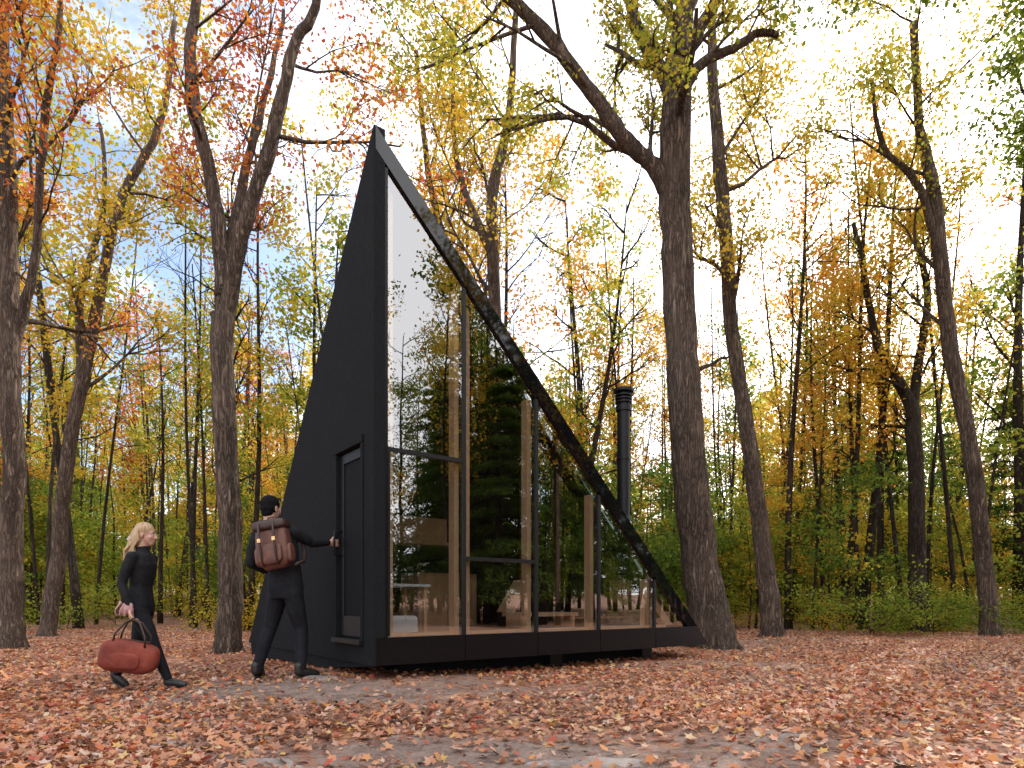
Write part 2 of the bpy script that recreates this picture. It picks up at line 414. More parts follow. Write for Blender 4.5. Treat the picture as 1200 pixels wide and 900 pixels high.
# woods to the right of and behind the camera, which the glass mirrors
woods = obj('surrounding_woods', None)
for k in range(140):
    a = R(-2.9, .35); r = R(13, 45)
    x, y = r*math.cos(a), r*math.sin(a)+2
    if y > 10 or (x < 0 and y > 4 and x > -14): continue
    if a < -.9 and R(0, 1) < .5: continue
    place(pick(TALL) if R(0, 1) < .55 else pick(SPARSE), x, y, R(.8, 1.1), R(.25, .5), woods)
for k in range(95):
    a = R(-.95, .25); r = R(14, 38); x, y = r*math.cos(a), r*math.sin(a)+2
    if y > 9: continue
    q = R(0, 1)
    place(pick(CONI) if q < .4 else pick(UNDER) if q < .7 else pick(TALL), x, y, R(.9, 1.2), R(.02, .3), woods, .15)

# ------------------------------------------------------------------ cabin
M_black = simple('black_stained_wall', (.014,.015,.017), (.007,.008,.009), 60, .85, .6, (1,1,.35), bdist=.006, spec=.15)
M_gloss = simple('black_glass_cladding', (.005,.005,.006), (.004,.004,.005), 5, .03, .0, spec=.5)
M_base = simple('black_base_cladding', (.007,.007,.008), (.004,.004,.005), 30, .3, .25, spec=.25)
M_frame = simple('black_metal', (.012,.012,.014), (.009,.009,.010), 20, .45, .05, spec=.3)
M_pine = simple('pine_wood', (.85,.52,.30), (.68,.39,.21), 9, .55, .1, (1,1,.12))
M_pinef = simple('pine_floor', (.46,.27,.14), (.34,.19,.10), 6, .5, .1, (.2,2,1))
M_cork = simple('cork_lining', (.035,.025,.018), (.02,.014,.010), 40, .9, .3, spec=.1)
M_white = simple('white_fabric', (.80,.79,.77), (.7,.7,.68), 10, .8, .1)
M_steel = simple('brushed_steel', (.6,.6,.6), (.5,.5,.5), 20, .3, .02, metal=1)
M_stone = simple('stone', (.36,.31,.28), (.15,.12,.11), 9, .95, .9, bdist=.02, spec=.15, det=8)
def glass_mat(name, f0, tint):
    m, nt, out = new_mat(name)
    g = nt.nodes.new('ShaderNodeBsdfGlossy'); g.inputs['Roughness'].default_value = .0
    t = nt.nodes.new('ShaderNodeBsdfTransparent'); t.inputs[0].default_value = (*tint, 1)
    lw = nt.nodes.new('ShaderNodeLayerWeight'); lw.inputs[0].default_value = .5
    f = math_n(nt, 'MULTIPLY_ADD', math_n(nt, 'POWER', lw.outputs['Facing'], 5.0), 1-f0, f0)
    v = coords(nt); n = noise(nt, v, .9, 1)
    b = nt.nodes.new('ShaderNodeBump'); b.inputs['Strength'].default_value = .25; b.inputs['Distance'].default_value = .012
    nt.links.new(n, b.inputs['Height']); nt.links.new(b.outputs[0], g.inputs['Normal'])
    mx = nt.nodes.new('ShaderNodeMixShader'); nt.links.new(f, mx.inputs[0])
    nt.links.new(t.outputs[0], mx.inputs[1]); nt.links.new(g.outputs[0], mx.inputs[2]); nt.links.new(mx.outputs[0], out.inputs[0])
    return m
M_glass = glass_mat('coated_glass', .31, (.74,.77,.79))
M_glass2 = glass_mat('added_rear_glass', .2, (.45,.47,.48))  # for the invented rear window that brightens the interior
cabin = obj('triangular_cabin', None); cabin.location = (-1.308, 6.0, 0); cabin.rotation_euler = (0, 0, math.radians(37.0))
W, DP, Z0, ZT = 5.24, 4.5, .19, 5.38
def hyp(x): return ZT-(ZT-Z0)*x/W
def hypy(y): return ZT-(ZT-Z0)*y/DP
def prism(name, poly, axis, a, b, mat, par=None, bev=0):
    n = len(poly); vs = []
    for c in ((a, b) if b is not None else (a,)):
        for (p, q) in poly:
            vs.append({'y': (p, c, q), 'x': (c, p, q), 'z': (p, q, c)}[axis])
    fs = [tuple(range(n))]
    if b is not None: fs += [tuple(range(2*n-1, n-1, -1))]+[(i, n+i, n+(i+1) % n, (i+1) % n) for i in range(n)]
    me = bpy.data.meshes.new(name); me.from_pydata(vs, [], fs); me.materials.append(mat); me.update()
    if b is not None:
        bm = bmesh.new(); bm.from_mesh(me); bmesh.ops.recalc_face_normals(bm, faces=bm.faces); bm.to_mesh(me); bm.free()
    o = obj(name, me, par or cabin)
    if bev:
        md = o.modifiers.new('bevel', 'BEVEL'); md.width = bev; md.segments = 2
    return o
def box(name, x0, x1, y0, y1, z0, z1, mat, par=None, bev=0):
    return prism(name, [(x0, z0), (x1, z0), (x1, z1), (x0, z1)], 'y', y0, y1, mat, par, bev)
SILL = .46
xs_b = W-(SILL-Z0)*W/(ZT-Z0)
bays = [0, 1.02, 2.01, 3.02, 4.07]
for i, a in enumerate(bays):
    b = bays[i+1] if i < 4 else None
    if b: box('base_cladding_%d' % i, a+.004, b-.004, 0, .12, Z0, SILL, M_base)
    else: prism('base_cladding_4', [(a+.004, Z0), (W, Z0), (xs_b, SILL), (a+.004, SILL)], 'y', 0, .12, M_base)
bw = .22
prism('rake_cladding', [(0.0, ZT), (xs_b, SILL+.002), (xs_b-bw, SILL+.002), (0.0, ZT-bw)], 'y', -.002, .10, M_gloss)
box('corner_post', .0, .13, .001, .10, SILL+.001, ZT-bw-.14, M_base)
def glass_top(x): return hyp(x)-bw+.01
edges = [.125, 1.02, 2.01, 3.02, 4.07, W-.27-bw-.02]
for i in range(5):
    a, b = edges[i], edges[i+1]
    poly = [(a, SILL), (b, SILL), (b, max(glass_top(b), SILL+.02)), (a, glass_top(a))]
    prism('glass_pane_%d' % i, poly, 'y', .030, None, M_glass)
    if i: box('mullion_%d' % i, a-.018, a+.018, .012, .09, SILL+.001, glass_top(a)-.03, M_frame)
box('transom_0', .13, 1.0, .014, .09, 2.28, 2.32, M_frame)
box('transom_1', 1.04, 1.99, .014, .09, 1.25, 1.29, M_frame)
box('casement_side', .14, .16, .014, .09, .47, 2.28, M_frame)
for i, x in enumerate([.18, .95, 1.09, 1.94, 2.95, 4.0]):
    w = .055
    prism('stud_%d' % i, [(x, SILL), (x+w, SILL), (x+w, hyp(x+w)-bw-.08), (x, hyp(x)-bw-.08)], 'y', .11, .22 if i else .17, M_pine)
prism('end_rafter', [(4.06, 1.04), (4.60, SILL+.03), (4.44, SILL+.03), (4.06, .84)], 'y', .14, .27, M_pine)
box('sill_board', .1, W-.8, .13, .30, SILL-.01, SILL+.03, M_pine)
D0, D1, DB, DT = .27, .93, .42, 2.40
prism('door_wall_a', [(.0, Z0), (D0, Z0), (D0, hypy(D0)), (0, ZT)], 'x', -.02, .10, M_black)
prism('door_wall_b', [(D0, Z0-.0), (D1, Z0-.0), (D1, DB), (D0, DB)], 'x', -.02, .10, M_black)
prism('door_wall_c', [(D0, DT), (D1, DT), (D1, hypy(D1)), (D0, hypy(D0))], 'x', -.02, .10, M_black)
prism('door_wall_d', [(D1, Z0), (DP, Z0), (D1, hypy(D1))], 'x', -.02, .10, M_black)
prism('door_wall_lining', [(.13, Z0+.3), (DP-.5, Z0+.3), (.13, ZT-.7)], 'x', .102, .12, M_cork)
prism('skirt', [(.02, Z0-.005), (DP-.05, Z0-.005), (DP-.1, .0), (1.2, .08)], 'x', -.0, .06, M_black)
tw = .04
box('door_frame_a', -.035, .07, D0-tw, D0+.015, DB-.03, DT+.03, M_black, bev=.004)
box('door_frame_b', -.035, .07, D1-.015, D1+tw, DB-.03, DT+.03, M_black, bev=.004)
box('door_head', -.045, .07, D0-tw, D1+tw, DT-.015, DT+.06, M_black, bev=.004)
box('threshold', -.07, .07, D0-tw, D1+tw, DB-.04, DB+.01, M_frame, bev=.004)
box('door', .03, .07, D0+.015, D1-.015, DB+.01, DT-.015, M_black)
for nm, c in (('door_stile_a', (D0+.02, D0+.11)), ('door_stile_b', (D1-.11, D1-.02))):
    box(nm, .012, .031, c[0], c[1], DB+.03, DT-.03, M_frame, bev=.003)
box('door_rail_top', .012, .031, D0+.11, D1-.11, DT-.13, DT-.03, M_frame, bev=.003)
box('door_rail_bottom', .012, .031, D0+.11, D1-.11, DB+.03, DB+.24, M_frame, bev=.003)
def tubeobj(name, P, rad, mat, par=None, n=10):
    tb = TB(); rr = rad if hasattr(rad, '__len__') else [rad]*len(P); tb.tube(P, rr, n)
    return obj(name, tb.mesh(name, mat), par)
tubeobj('door_handle', [(0.02, .87, 1.30), (-.07, .87, 1.30), (-.07, .87, 1.56), (0.02, .87, 1.56)], .011, M_frame, cabin)
prism('floor', [(.11, .13), (W-.3, .13), (W-.02, .3), (W-.02, DP-.02), (.3, DP-.02), (.11, DP-.3)], 'z', Z0+.03, .42, M_pinef)
def slab(name, tri, mat, off):
    vs = [Vector(p) for p in tri]; n = (vs[1]-vs[0]).cross(vs[2]-vs[0]).normalized()
    if n.z < 0: n = -n
    vs2 = [v-n*off for v in vs]
    me = bpy.data.meshes.new(name); me.from_pydata([tuple(v) for v in vs+vs2], [], [(0,1,2), (5,4,3), (0,3,4,1), (1,4,5,2), (2,5,3,0)])
    me.materials.append(mat); me.update(); return obj(name, me, cabin)
slab('roof_east', [(.05, .105, ZT-.03), (W-.02, .105, Z0+.02), (W, DP, ZT-.03)], M_black, .05)
slab('roof_west', [(.11, .105, ZT-.03), (W, DP, ZT-.03), (.11, DP-.02, Z0+.02)], M_black, .05)
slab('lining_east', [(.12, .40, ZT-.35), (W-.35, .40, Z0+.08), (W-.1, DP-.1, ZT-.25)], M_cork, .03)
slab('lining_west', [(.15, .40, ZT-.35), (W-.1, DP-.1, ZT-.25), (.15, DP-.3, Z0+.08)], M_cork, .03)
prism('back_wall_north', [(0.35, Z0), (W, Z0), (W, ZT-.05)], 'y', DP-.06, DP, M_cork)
for i, y in enumerate([1.1, 2.2, 3.3, 4.35]):  # mullions of the rear window, added along with its glass
    prism('added_rear_mullion_%d' % i, [(y, Z0), (y+.08, Z0), (y+.08, Z0+(ZT-Z0)*(y+.08)/DP-.05), (y, Z0+(ZT-Z0)*y/DP-.05)], 'x', W-.08, W, M_pinef)
prism('rear_base', [(.3, Z0), (DP, Z0), (DP, SILL), (.45, SILL)], 'x', W-.07, W+.0, M_black)
prism('added_rear_glass', [(.5, SILL), (DP, SILL), (DP, ZT-.1)], 'x', W-.04, None, M_glass2)  # invented window: rear wall glazed to let sun into the interior
box('foundation', .5, W-.9, .5, DP-.6, -.1, Z0+.03, M_black)
for i, (x, y) in enumerate([(2.6, .45), (4.3, .45), (.45, 3.8)]):
    box('pier_%d' % i, x-.1, x+.1, y-.1, y+.1, -.1, Z0+.0, M_frame)
box('table_top', .35, 1.0, .7, 1.3, .98, 1.01, M_white)
for i, (x, y) in enumerate([(.4, .75), (.95, .75), (.4, 1.25), (.95, 1.25)]): box('table_leg_%d' % i, x-.02, x+.02, y-.02, y+.02, .42, .98, M_pine)
box('sofa_seat', .3, .70, .42, .66, .42, .66, M_white, bev=.04)
box('sofa_back', .3, .38, .45, .68, .66, .9, M_white, bev=.03)
box('kitchen_cabinet', 2.2, 3.3, 3.2, 3.8, .42, 1.28, M_pine)
box('kitchen_counter', 2.15, 3.35, 3.15, 3.8, 1.28, 1.33, M_frame)
box('shelf', 1.9, 3.2, 3.4, 3.8, 1.75, 1.80, M_pine)
box('upper_cabinet', 1.9, 2.9, 3.5, 3.8, 1.8, 2.2, M_pine)
box('bench', 2.3, 3.3, .7, 1.1, .62, .67, M_pine); box('bench_leg_a', 2.35, 2.4, .72, 1.08, .42, .62, M_pine); box('bench_leg_b', 3.2, 3.25, .72, 1.08, .42, .62, M_pine)
prism('lounge_chair_back', [(2.5, .67), (2.55, .67), (2.85, 1.12), (2.80, 1.12)], 'y', 1.15, 1.5, M_pine)
box('bed', 3.4, 4.6, 1.6, 3.6, .42, .8, M_cork, bev=.05)
box('wood_stove', 3.75, 4.1, 1.0, 1.35, .6, 1.2, M_frame, bev=.02)
cx, cy = 4.30, .80
def stack(name, x, y, segs, mat):
    tb = TB()
    for (r0, z0, r1, z1) in segs: tb.tube([(x, y, z0), (x, y, z1)], [r0, r1], 24)
    return obj(name, tb.mesh(name, mat, False), cabin)
stack('flue_flashing', cx, cy, [(.15, 1.85, .11, 2.02)], M_steel)
stack('flue_pipe', cx, cy, [(.095, 1.2, .095, 3.80), (.105, 2.9, .105, 2.93), (.13, 2.0, .10, 2.08)], M_frame)
stack('flue_cap', cx, cy, [(.115, 3.62, .115, 3.70), (.125, 3.74, .125, 3.76), (.125, 3.79, .125, 3.81), (.125, 3.84, .125, 3.86), (.08, 3.7, .08, 3.92), (.15, 3.90, .15, 3.94), (.15, 3.94, .04, 3.98)], M_frame)

# ------------------------------------------------------------------ stones
def rock(name, x, y, sx, sy, sz, seed, top):
    bm = bmesh.new(); bmesh.ops.create_icosphere(bm, subdivisions=5, radius=1)
    rr = np.random.default_rng(seed); w = rr.normal(size=(9, 3))*2.6; ph = rr.uniform(0, 6, 9)
    for v in bm.verts:
        c = np.array(v.co); k = sum(math.sin(float(w[i] @ c)+ph[i]) for i in range(9))*.06
        c = c*(1+k); v.co = Vector((c[0]*sx, c[1]*sy, c[2]*sz))
    me = bpy.data.meshes.new(name); bm.to_mesh(me); bm.free(); me.materials.append(M_stone)
    me.polygons.foreach_set('use_smooth', [True]*len(me.polygons))
    obj(name, me, None, (x, y, float(gh(x, y))+top-sz))
rock('stepping_stone', -1.85, 6.2, .26, .16, .06, 1, .035)
rock('flat_stone', -1.25, 3.12, .26, .10, .05, 2, .022); rock('flat_stone', .40, 3.15, .34, .11, .05, 3, .022)
rock('flat_stone', -1.9, 3.45, .14, .08, .05, 4, .015); rock('flat_stone', 1.6, 3.6, .16, .08, .06, 6, .02)

# ------------------------------------------------------------------ people
M_cloth = simple('black_cloth', (.016,.016,.019), (.008,.008,.010), 18, .85, .6, bdist=.02, spec=.25)
M_trous = simple('black_trousers', (.012,.013,.018), (.006,.006,.009), 14, .8, .6, bdist=.02, spec=.25)
M_boot = simple('black_boots', (.02,.018,.018), (.012,.011,.011), 20, .45, .2)
M_skin = simple('skin', (.58,.35,.26), (.50,.28,.21), 12, .5, .05)
M_blond = simple('blond_hair', (.60,.42,.25), (.30,.19,.10), 60, .5, .5, (1,1,.15))
M_dark = simple('dark_hair', (.03,.02,.015), (.015,.01,.008), 50, .6, .4)
M_wool = simple('black_wool', (.014,.014,.016), (.008,.008,.009), 90, .95, .8, spec=.1)
M_leather = simple('brown_leather', (.17,.065,.042), (.09,.034,.025), 14, .5, .3)
M_strap = simple('dark_leather', (.06,.026,.018), (.035,.018,.012), 20, .5, .2)
M_brass = simple('brass', (.7,.5,.25), (.6,.4,.2), 20, .3, 0, metal=1)
M_redbag = simple('red_leather', (.28,.058,.036), (.14,.026,.018), 7, .6, .5, bdist=.03, spec=.25)
M_pink = simple('pink_cloth', (.50,.28,.27), (.38,.20,.20), 10, .8, .3)
M_lip = simple('lips', (.42,.15,.13), None, 10, .5, 0)
M_eye = simple('eye', (.03,.02,.015), None, 10, .1, 0)
M_eyew = simple('eye_white', (.7,.7,.68), None, 10, .2, 0)
class Body(TB):
    def sph(s, c, r, n=12):
        r = np.asarray(r, float) if hasattr(r, '__len__') else np.array([r]*3, float)
        c = np.asarray(c, float); s0 = s.n; V = []
        for i in range(1, n):
            ph = math.pi*i/n
            for j in range(n): th = 2*math.pi*j/n; V.append(c+r*np.array([math.sin(ph)*math.cos(th), math.sin(ph)*math.sin(th), math.cos(ph)]))
        V.append(c+r*np.array([0, 0, 1])); V.append(c-r*np.array([0, 0, 1])); s.v.append(np.array(V))
        for i in range(n-2):
            for j in range(n): k = (j+1) % n; s.f.append((s0+i*n+j, s0+(i+1)*n+j, s0+(i+1)*n+k, s0+i*n+k))
        T = s0+(n-1)*n; B = T+1
        for j in range(n):
            k = (j+1) % n; s.f.append((T, s0+j, s0+k)); s.f.append((B, s0+(n-2)*n+k, s0+(n-2)*n+j))
        s.n += len(V)
    def limb(s, pts, n=12):
        for a, b in zip(pts[:-1], pts[1:]): s.tube([a[:3], b[:3]], [a[3], b[3]], n)
        for a in pts: s.sph(a[:3], a[3], n)
    def loft(s, secs, lat, n=20):
        lat = nrm(lat); fw = np.array([-lat[1], lat[0], 0]); s0 = s.n; V = []
        for (c, rx, ry) in secs:
            for j in range(n):
                th = 2*math.pi*j/n; cx_, sy_ = math.cos(th), math.sin(th)
                V.append(np.array(c)+lat*rx*np.sign(cx_)*abs(cx_)**.85+fw*ry*np.sign(sy_)*abs(sy_)**.85)
        s.v.append(np.array(V)); m = len(secs)
        for i in range(m-1):
            for j in range(n): k = (j+1) % n; s.f.append((s0+i*n+j, s0+i*n+k, s0+(i+1)*n+k, s0+(i+1)*n+j))
        s.f.append(tuple(s0+j for j in range(n))[::-1]); s.f.append(tuple(s0+(m-1)*n+j for j in range(n))); s.n += m*n
    def make(s, name, mat, par, voxel=.01, smooth=6):
        o = obj(name, s.mesh(name, mat), par)
        md = o.modifiers.new('r', 'REMESH'); md.mode = 'VOXEL'; md.voxel_size = voxel; md.use_smooth_shade = True
        if smooth:
            sm = o.modifiers.new('s', 'SMOOTH'); sm.factor = .5; sm.iterations = smooth
        return o
def hand(par, wrist, fdir, palmn, right, curl, L=.19, name='hand'):
    f = nrm(fdir); p = nrm(np.array(palmn)-f*np.dot(palmn, f)); sd = np.cross(f, p)*(1 if right else -1)
    w = np.array(wrist, float); B = Body(); k = L/.19
    B.limb([(*(w-f*.03), .026*k), (*(w+f*.01*k), .027*k)])
    for o_ in (-.028, -.01, .01, .028):
        B.limb([(*(w+f*.01+sd*o_*.7*k), .014*k), (*(w+f*.085*k+sd*o_*k), .0125*k)], 8)
    for o_, ln, r in ((.032, .072, .0088), (.011, .08, .009), (-.011, .074, .0086), (-.031, .058, .0078)):
        q = w+f*.088*k+sd*o_*k; d = f.copy(); pts = [(*q, r*1.1*k)]
        for j, fr in enumerate((.45, .3, .25)):
            a = curl*(.7, 1.0, .7)[j]; d = nrm(d*math.cos(a)+nrm(p-d*np.dot(p, d))*math.sin(a)); q = q+d*ln*fr*k; pts.append((*q, r*(1-.08*j)*k))
        B.limb(pts, 8)
    q = w+f*.02*k+sd*.028*k; d = nrm(f*.7+sd*.7+p*.3); pts = [(*q, .014*k)]
    for j, ln in enumerate((.04, .032, .026)):
        q = q+d*ln*k; pts.append((*q, (.0115, .010, .009)[j]*k)); d = nrm(d+p*.4*curl+f*.3-sd*.15)
    B.limb(pts, 8)
    return B.make(name, M_skin, par, .0035, 3)
def head(par, c, face, k=1.0, chin_down=0.0):
    root = obj('head', None, par, c); root.rotation_euler = (chin_down, 0, math.atan2(face[1], face[0])-math.pi/2); root.scale = (k, k, k)
    B = Body()
    B.sph((0, -.012, .035), (.075, .094, .088), 18); B.sph((0, .02, -.02), (.062, .072, .085), 16); B.sph((0, .048, -.075), (.036, .036, .032), 12)
    B.limb([(0, .088, .012, .010), (0, .106, -.022, .014)], 8); B.sph((.014, .092, -.026), .009, 8); B.sph((-.014, .092, -.026), .009, 8)
    B.sph((0, .086, -.052), (.022, .010, .007), 8); B.sph((0, .084, -.062), (.019, .010, .007), 8)
    B.sph((.03, .078, .026), (.024, .012, .008), 8); B.sph((-.03, .078, .026), (.024, .012, .008), 8)
    for s in (-1, 1): B.sph((s*.076, -.01, .0), (.009, .02, .032), 10); B.sph((s*.038, .062, -.02), (.022, .02, .02), 8)
    B.limb([(0, -.02, -.05, .056), (0, -.035, -.16, .058)])
    B.make('face', M_skin, root, .006, 2)
    for s in (-1, 1):
        e = Body(); e.sph((s*.030, .079, .008), (.012, .009, .008), 10); obj('eye_white', e.mesh('eye_white', M_eyew), root)
        e = Body(); e.sph((s*.030, .0855, .008), (.005, .004, .005), 8); obj('iris', e.mesh('iris', M_eye), root)
        e = Body(); e.limb([(s*.016, .092, .030, .0035), (s*.045, .080, .032, .003)], 6); obj('eyebrow', e.mesh('eyebrow', M_dark), root)
    e = Body(); e.sph((0, .094, -.056), (.020, .006, .008), 8); obj('mouth', e.mesh('mouth', M_lip), root)
    return root

man = obj('man_with_backpack', None); man.location = (-2.33, 6.3, float(gh(-2.33, 6.3)))
lat = nrm([.98, -.18, 0])
B = Body()
def sec(x, y, z, rx, ry): return ((x, y, z), rx, ry)
B.loft([sec(.045,0,.86,.15,.11), sec(.05,0,.95,.178,.125), sec(.045,0,1.05,.168,.115), sec(.02,0,1.18,.172,.112), sec(-.015,.0,1.32,.195,.125),
        sec(-.045,0,1.42,.20,.12), sec(-.06,.01,1.49,.16,.095), sec(-.075,.02,1.54,.08,.07), sec(-.085,.03,1.59,.06,.06)], lat)
B.limb([(-.245, .05, 1.445, .072), (-.29, .04, 1.30, .062), (-.315, .03, 1.16, .05), (-.24, .19, 1.10, .043), (-.14, .29, 1.12, .034)])
B.limb([(.135, -.03, 1.455, .072), (.20, .05, 1.425, .060), (.27, .14, 1.375, .050), (.33, .23, 1.385, .044), (.385, .315, 1.395, .034)])
B.make('sweater', M_cloth, man, .010, 5)
B = Body()
B.loft([sec(.05,0,.80,.15,.115), sec(.05,0,.90,.182,.13), sec(.05,0,.99,.172,.122)], lat)
B.limb([(-.035, .03, .86, .102), (-.08, .05, .68, .088), (-.125, .05, .50, .070), (-.165, .02, .36, .068), (-.215, -.01, .15, .056), (-.225, -.01, .09, .056)])
B.limb([(.135, -.03, .86, .102), (.165, -.01, .68, .090), (.195, .03, .50, .071), (.21, .0, .36, .068), (.225, -.05, .15, .056), (.225, -.055, .09, .056)])
B.make('trousers', M_trous, man, .010, 4)
def boot(par, heel, toe, r=.045, name='boot'):
    heel = np.array(heel, float); toe = np.array(toe, float); d = toe-heel; B = Body()
    B.limb([(*(heel+[0, 0, .10]), r), (*(heel+[0, 0, .045]), r*1.0), (*(heel+d*.45+[0, 0, .035]), r*.95), (*(heel+d*.8+[0, 0, .02]), r*.92), (*(toe+[0, 0, .012]), r*.7)])
    B.make(name, M_boot, par, .007, 3)
    sd = nrm(np.cross(d, [0, 0, 1]))
    L = [(-.16, .3), (.0, .75), (.4, .8), (.75, 1.0), (1.0, .75), (1.16, .25)]
    ring = [heel+d*a+sd*r*b for a, b in L]+[heel+d*a-sd*r*b for a, b in L[::-1]]
    n = len(ring); vs = [tuple(p+[0, 0, -.025]) for p in ring]+[tuple(p+[0, 0, -.005]) for p in ring]
    me = bpy.data.meshes.new('sole'); me.from_pydata(vs, [], [tuple(range(n)), tuple(range(2*n-1, n-1, -1))]+[(i, (i+1) % n, n+(i+1) % n, n+i) for i in range(n)])
    me.materials.append(M_boot); obj('sole', me, par)
boot(man, (-.235, -.04, .03), (-.25, .16, .03)); boot(man, (.215, -.09, .03), (.35, .05, .03))
hand(man, (.40, .335, 1.395), (.6, .72, .02), (-.75, .6, 0), True, .75, name='right_hand')
hand(man, (-.125, .30, 1.125), (.6, .6, .4), (.5, -.5, .2), False, .6, name='left_hand')
hd = head(man, (-.105, .035, 1.705), (.45, .9), 1.03, .05)
B = Body()
B.sph((0, -.018, .050), (.083, .101, .088), 18); B.sph((0, -.032, .01), (.081, .088, .065), 16); B.sph((0, -.055, -.03), (.066, .052, .05), 12)
B.make('beanie', M_wool, hd, .006, 3)
pack = obj('backpack', None, man, (.02, -.225, 1.31)); pack.rotation_euler = (math.radians(-4), math.radians(-9), math.radians(-8))
def rbox(name, c, s, mat, par, bev):
    x, y, z = c; a, b, h = s; return box(name, x-a/2, x+a/2, y-b/2, y+b/2, z-h/2, z+h/2, mat, par, bev)
def softbox(name, c, s, mat, par, k=.5, rough=0.0, seed=0):
    B = Body(); x, y, z = c; a, b, h = [q/2 for q in s]; n = 32; V = []; m = 17
    rr = np.random.default_rng(seed); wv = rr.normal(size=(5, 3))*9; ph = rr.uniform(0, 6, 5)
    for t in np.linspace(-1, 1, m):
        e = max((1-abs(t)**5)**.35 if abs(t) < 1 else .55, .6)*(1+.06*(1-t*t))
        for j in range(n):
            th_ = 2*math.pi*j/n; cx_, sy_ = math.cos(th_), math.sin(th_)
            p = np.array([a*e*np.sign(cx_)*abs(cx_)**k, b*e*np.sign(sy_)*abs(sy_)**k, h*t])
            if rough: p = p*(1+rough*sum(math.sin(float(wv[i] @ p)+ph[i]) for i in range(5)))
            V.append(np.array([x, y, z])+p)
    B.v.append(np.array(V))
    for i in range(m-1):
        for j in range(n): q = (j+1) % n; B.f.append((i*n+j, i*n+q, (i+1)*n+q, (i+1)*n+j))
    B.f.append(tuple(range(n))[::-1]); B.f.append(tuple((m-1)*n+j for j in range(n))); B.n = m*n
    return obj(name, B.mesh(name, mat), par)
softbox('pack_body', (0, 0, 0), (.32, .15, .46), M_leather, pack, .45, .02)
softbox('pack_pocket', (0, -.085, -.09), (.23, .06, .20), M_leather, pack, .45)
softbox('pack_side_pocket', (.165, 0, -.09), (.05, .10, .18), M_leather, pack, .5); softbox('pack_side_pocket', (-.165, 0, -.09), (.05, .10, .18), M_leather, pack, .5)
softbox('pack_flap', (0, -.02, .195), (.33, .185, .11), M_strap, pack, .5)
for s in (-.075, .075):
    tubeobj('pack_strap', [(s, .05, .255), (s, -.06, .255), (s, -.122, .20), (s, -.126, .08), (s, -.128, -.10), (s, -.09, -.21)], .012, M_strap, pack, 6)
    rbox('buckle', (s, -.139, .04), (.035, .008, .04), M_brass, pack, .003)
tubeobj('pack_handle', [(-.04, .02, .24), (-.03, .0, .285), (.03, .0, .285), (.04, .02, .24)], .008, M_strap, pack, 6)
for s in (-1, 1):
    tubeobj('shoulder_strap', [(s*.09, .04, .16), (s*.10, .10, .22), (s*.115, .20, .215), (s*.13, .31, .12), (s*.14, .34, -.02), (s*.165, .26, -.14), (s*.15, .08, -.2)], .017, M_strap, pack, 6)

wo = obj('woman_with_bag', None); wo.location = (-3.6, 6.1, float(gh(-3.6, 6.1)))
lat = nrm([.12, -1, 0])
B = Body()
B.loft([sec(-.02,0,.80,.145,.10), sec(-.02,0,.88,.15,.10), sec(-.015,0,1.0,.125,.088), sec(.0,0,1.12,.14,.105), sec(.005,0,1.22,.155,.11),
        sec(.0,0,1.30,.145,.088), sec(.0,0,1.345,.08,.06), sec(.01,0,1.40,.048,.048)], lat)
B.limb([(-.01, -.155, 1.28, .056), (-.06, -.185, 1.13, .048), (-.08, -.20, 1.02, .042), (-.03, -.225, .91, .038), (.02, -.225, .80, .028)])
B.limb([(.0, .155, 1.28, .056), (-.10, .185, 1.14, .048), (-.17, .20, 1.04, .041), (-.24, .20, .95, .036), (-.31, .19, .86, .028)])
B.make('sweater', M_cloth, wo, .009, 4)
B = Body()
B.loft([sec(-.02,0,.74,.15,.105), sec(-.02,0,.82,.16,.112), sec(-.02,0,.90,.145,.10)], lat)
B.limb([(.0, -.08, .76, .090), (.085, -.08, .60, .076), (.15, -.08, .45, .058), (.20, -.08, .32, .055), (.285, -.07, .11, .040)])
B.limb([(-.03, .08, .76, .090), (-.07, .08, .60, .076), (-.10, .08, .44, .058), (-.17, .07, .31, .055), (-.29, .06, .15, .040)])
B.make('leggings', M_trous, wo, .009, 4)
boot(wo, (.28, -.07, .035), (.45, -.075, .045), .038); boot(wo, (-.31, .06, .085), (-.19, .06, .02), .038)
hand(wo, (.022, -.225, .785), (.08, 0, -1), (1, .1, 0), True, 1.0, .17, 'right_hand')
hand(wo, (-.32, .188, .848), (-.5, -.05, -.75), (.6, .1, -.4), False, .4, .17, 'left_hand')
hd = head(wo, (.035, -.0, 1.50), (.99, .08), .93, -.05)
B = Body()
B.sph((0, -.022, .052), (.084, .098, .090), 18); B.sph((0, -.06, -.02), (.086, .066, .10), 14)
rs = np.random.default_rng(3)
for k in range(70):
    a = rs.uniform(-1.35, 1.35)+math.pi*1.5; x0 = .086*math.cos(a); y0 = -.02+.098*math.sin(a)
    P = [(x0*.6, y0*.4, .13), (x0, y0, .05), (x0*1.08+rs.normal()*.01, y0-.015+rs.normal()*.015, -.06), (x0*.98+rs.normal()*.02, y0-.035+rs.normal()*.025, -.18), (x0*.85+rs.normal()*.035, y0-.045+rs.normal()*.04, -.31-rs.uniform(0, .13))]
    B.tube(P, [.010, .013, .012, .010, .002], 6)
B.make('long_hair', M_blond, hd, .0045, 1)
bag = obj('travel_bag', None, wo, (.03, -.25, .345)); bag.rotation_euler = (0, math.radians(7), math.radians(4))
softbox('bag_body', (0, 0, 0), (.48, .17, .30), M_redbag, bag, .7, .035, 5)
softbox('bag_pocket', (0, -.085, -.04), (.26, .03, .15), M_redbag, bag, .6, .03, 6)
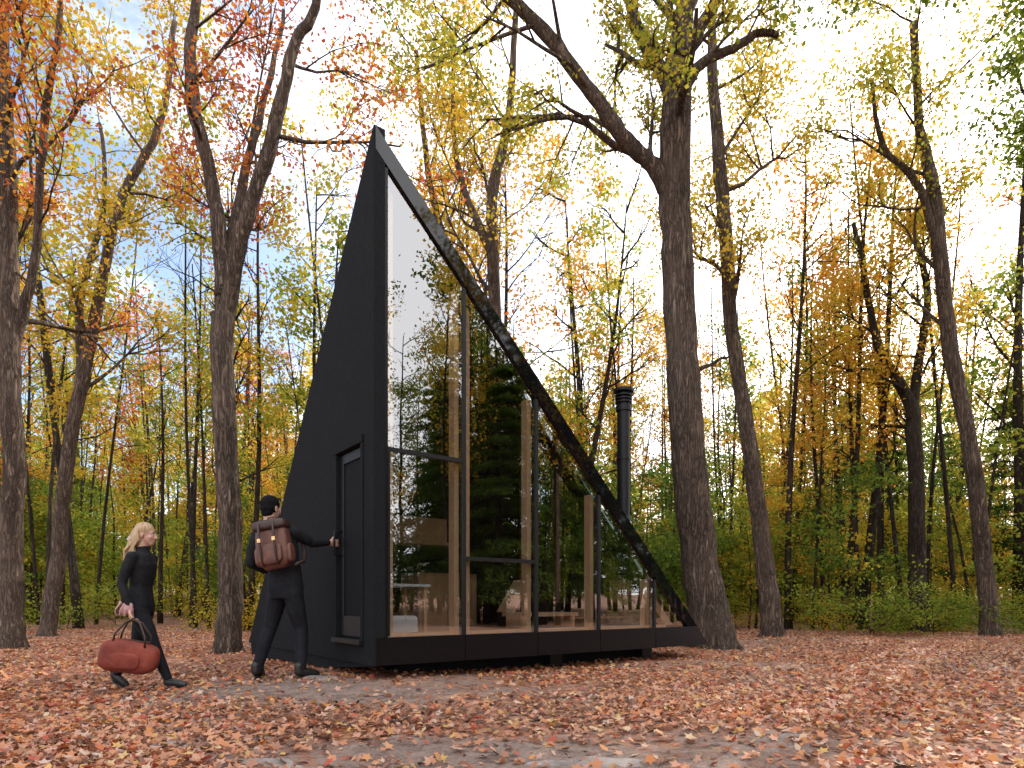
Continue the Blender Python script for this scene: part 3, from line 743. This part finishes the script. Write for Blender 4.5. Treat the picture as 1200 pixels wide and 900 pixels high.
for s in (-1, 1):
    tubeobj('bag_handle', [(-.14, s*.06, .10), (-.13, s*.06, .20), (-.07, s*.02, .31), (-.01, s*.012, .352), (.06, s*.02, .32), (.14, s*.06, .20), (.15, s*.06, .10)], .009, M_strap, bag, 8)
rbox('bag_zip', (0, 0, .148), (.34, .02, .012), M_strap, bag, .003)
B = Body()
for k in range(5):
    a = (k-2)*.015; B.limb([(-.0+a, -.235, .83, .015), (-.01+a*1.5, -.245+.01*math.sin(k*2), .78, .016), (-.02+a*1.8, -.24+.015*math.sin(k*2.6), .73+.012*math.sin(k*1.9), .010)], 8)
B.make('pink_scarf', M_pink, wo, .006, 2)

# ------------------------------------------------------------------ light and sky
EL, AZ = math.radians(29), math.radians(37)
w = bpy.data.worlds.new('World'); scene.world = w; w.use_nodes = True; nt = w.node_tree; nt.nodes.clear()
out = nt.nodes.new('ShaderNodeOutputWorld'); bg = nt.nodes.new('ShaderNodeBackground'); bg.inputs[1].default_value = .15
sky = nt.nodes.new('ShaderNodeTexSky'); sky.sky_type = 'NISHITA'; sky.sun_disc = False; sky.sun_elevation = EL; sky.sun_rotation = AZ
sky.dust_density = 2.0; sky.air_density = 1.0; sky.ozone_density = 1.5
tc = nt.nodes.new('ShaderNodeTexCoord'); mp = nt.nodes.new('ShaderNodeMapping'); mp.inputs['Scale'].default_value = (1, 1, 2.2)
nt.links.new(tc.outputs['Generated'], mp.inputs[0])
n = noise(nt, mp.outputs[0], 2.1, 8, .6, .3)
sx = nt.nodes.new('ShaderNodeSeparateXYZ'); nt.links.new(tc.outputs['Generated'], sx.inputs[0])
m1 = math_n(nt, 'MULTIPLY_ADD', sx.outputs[1], -.10, n); m2 = math_n(nt, 'MULTIPLY_ADD', sx.outputs[0], .16, m1)
cl = ramp(nt, [(.33, (0,0,0)), (.60, (1,1,1))], m2)
mx = nt.nodes.new('ShaderNodeMix'); mx.data_type = 'RGBA'; mx.inputs[7].default_value = (18.5, 18.5, 19, 1)
boost = nt.nodes.new('ShaderNodeMix'); boost.data_type = 'RGBA'; boost.blend_type = 'MULTIPLY'; boost.inputs[0].default_value = 1; boost.inputs[7].default_value = (2.1, 2.1, 2.1, 1)
nt.links.new(sky.outputs[0], boost.inputs[6])
nt.links.new(cl, mx.inputs[0]); nt.links.new(boost.outputs[2], mx.inputs[6]); nt.links.new(mx.outputs[2], bg.inputs[0]); nt.links.new(bg.outputs[0], out.inputs[0])
L = bpy.data.lights.new('sun', 'SUN'); L.energy = 5; L.angle = math.radians(.5); L.color = (1, .92, .80)
so = obj('sun', L); d = Vector((math.sin(AZ)*math.cos(EL), math.cos(AZ)*math.cos(EL), math.sin(EL)))
so.rotation_euler = d.to_track_quat('Z', 'Y').to_euler()
cam = bpy.data.cameras.new('camera'); co = obj('camera', cam); co.location = (0, 0, .8); co.rotation_euler = (math.pi/2, 0, 0)
cam.lens = 22; cam.sensor_width = 36; cam.shift_y = .2135; cam.clip_end = 2000; scene.camera = co
scene.view_settings.view_transform = 'Standard'; scene.view_settings.look = 'None'; scene.view_settings.exposure = 0
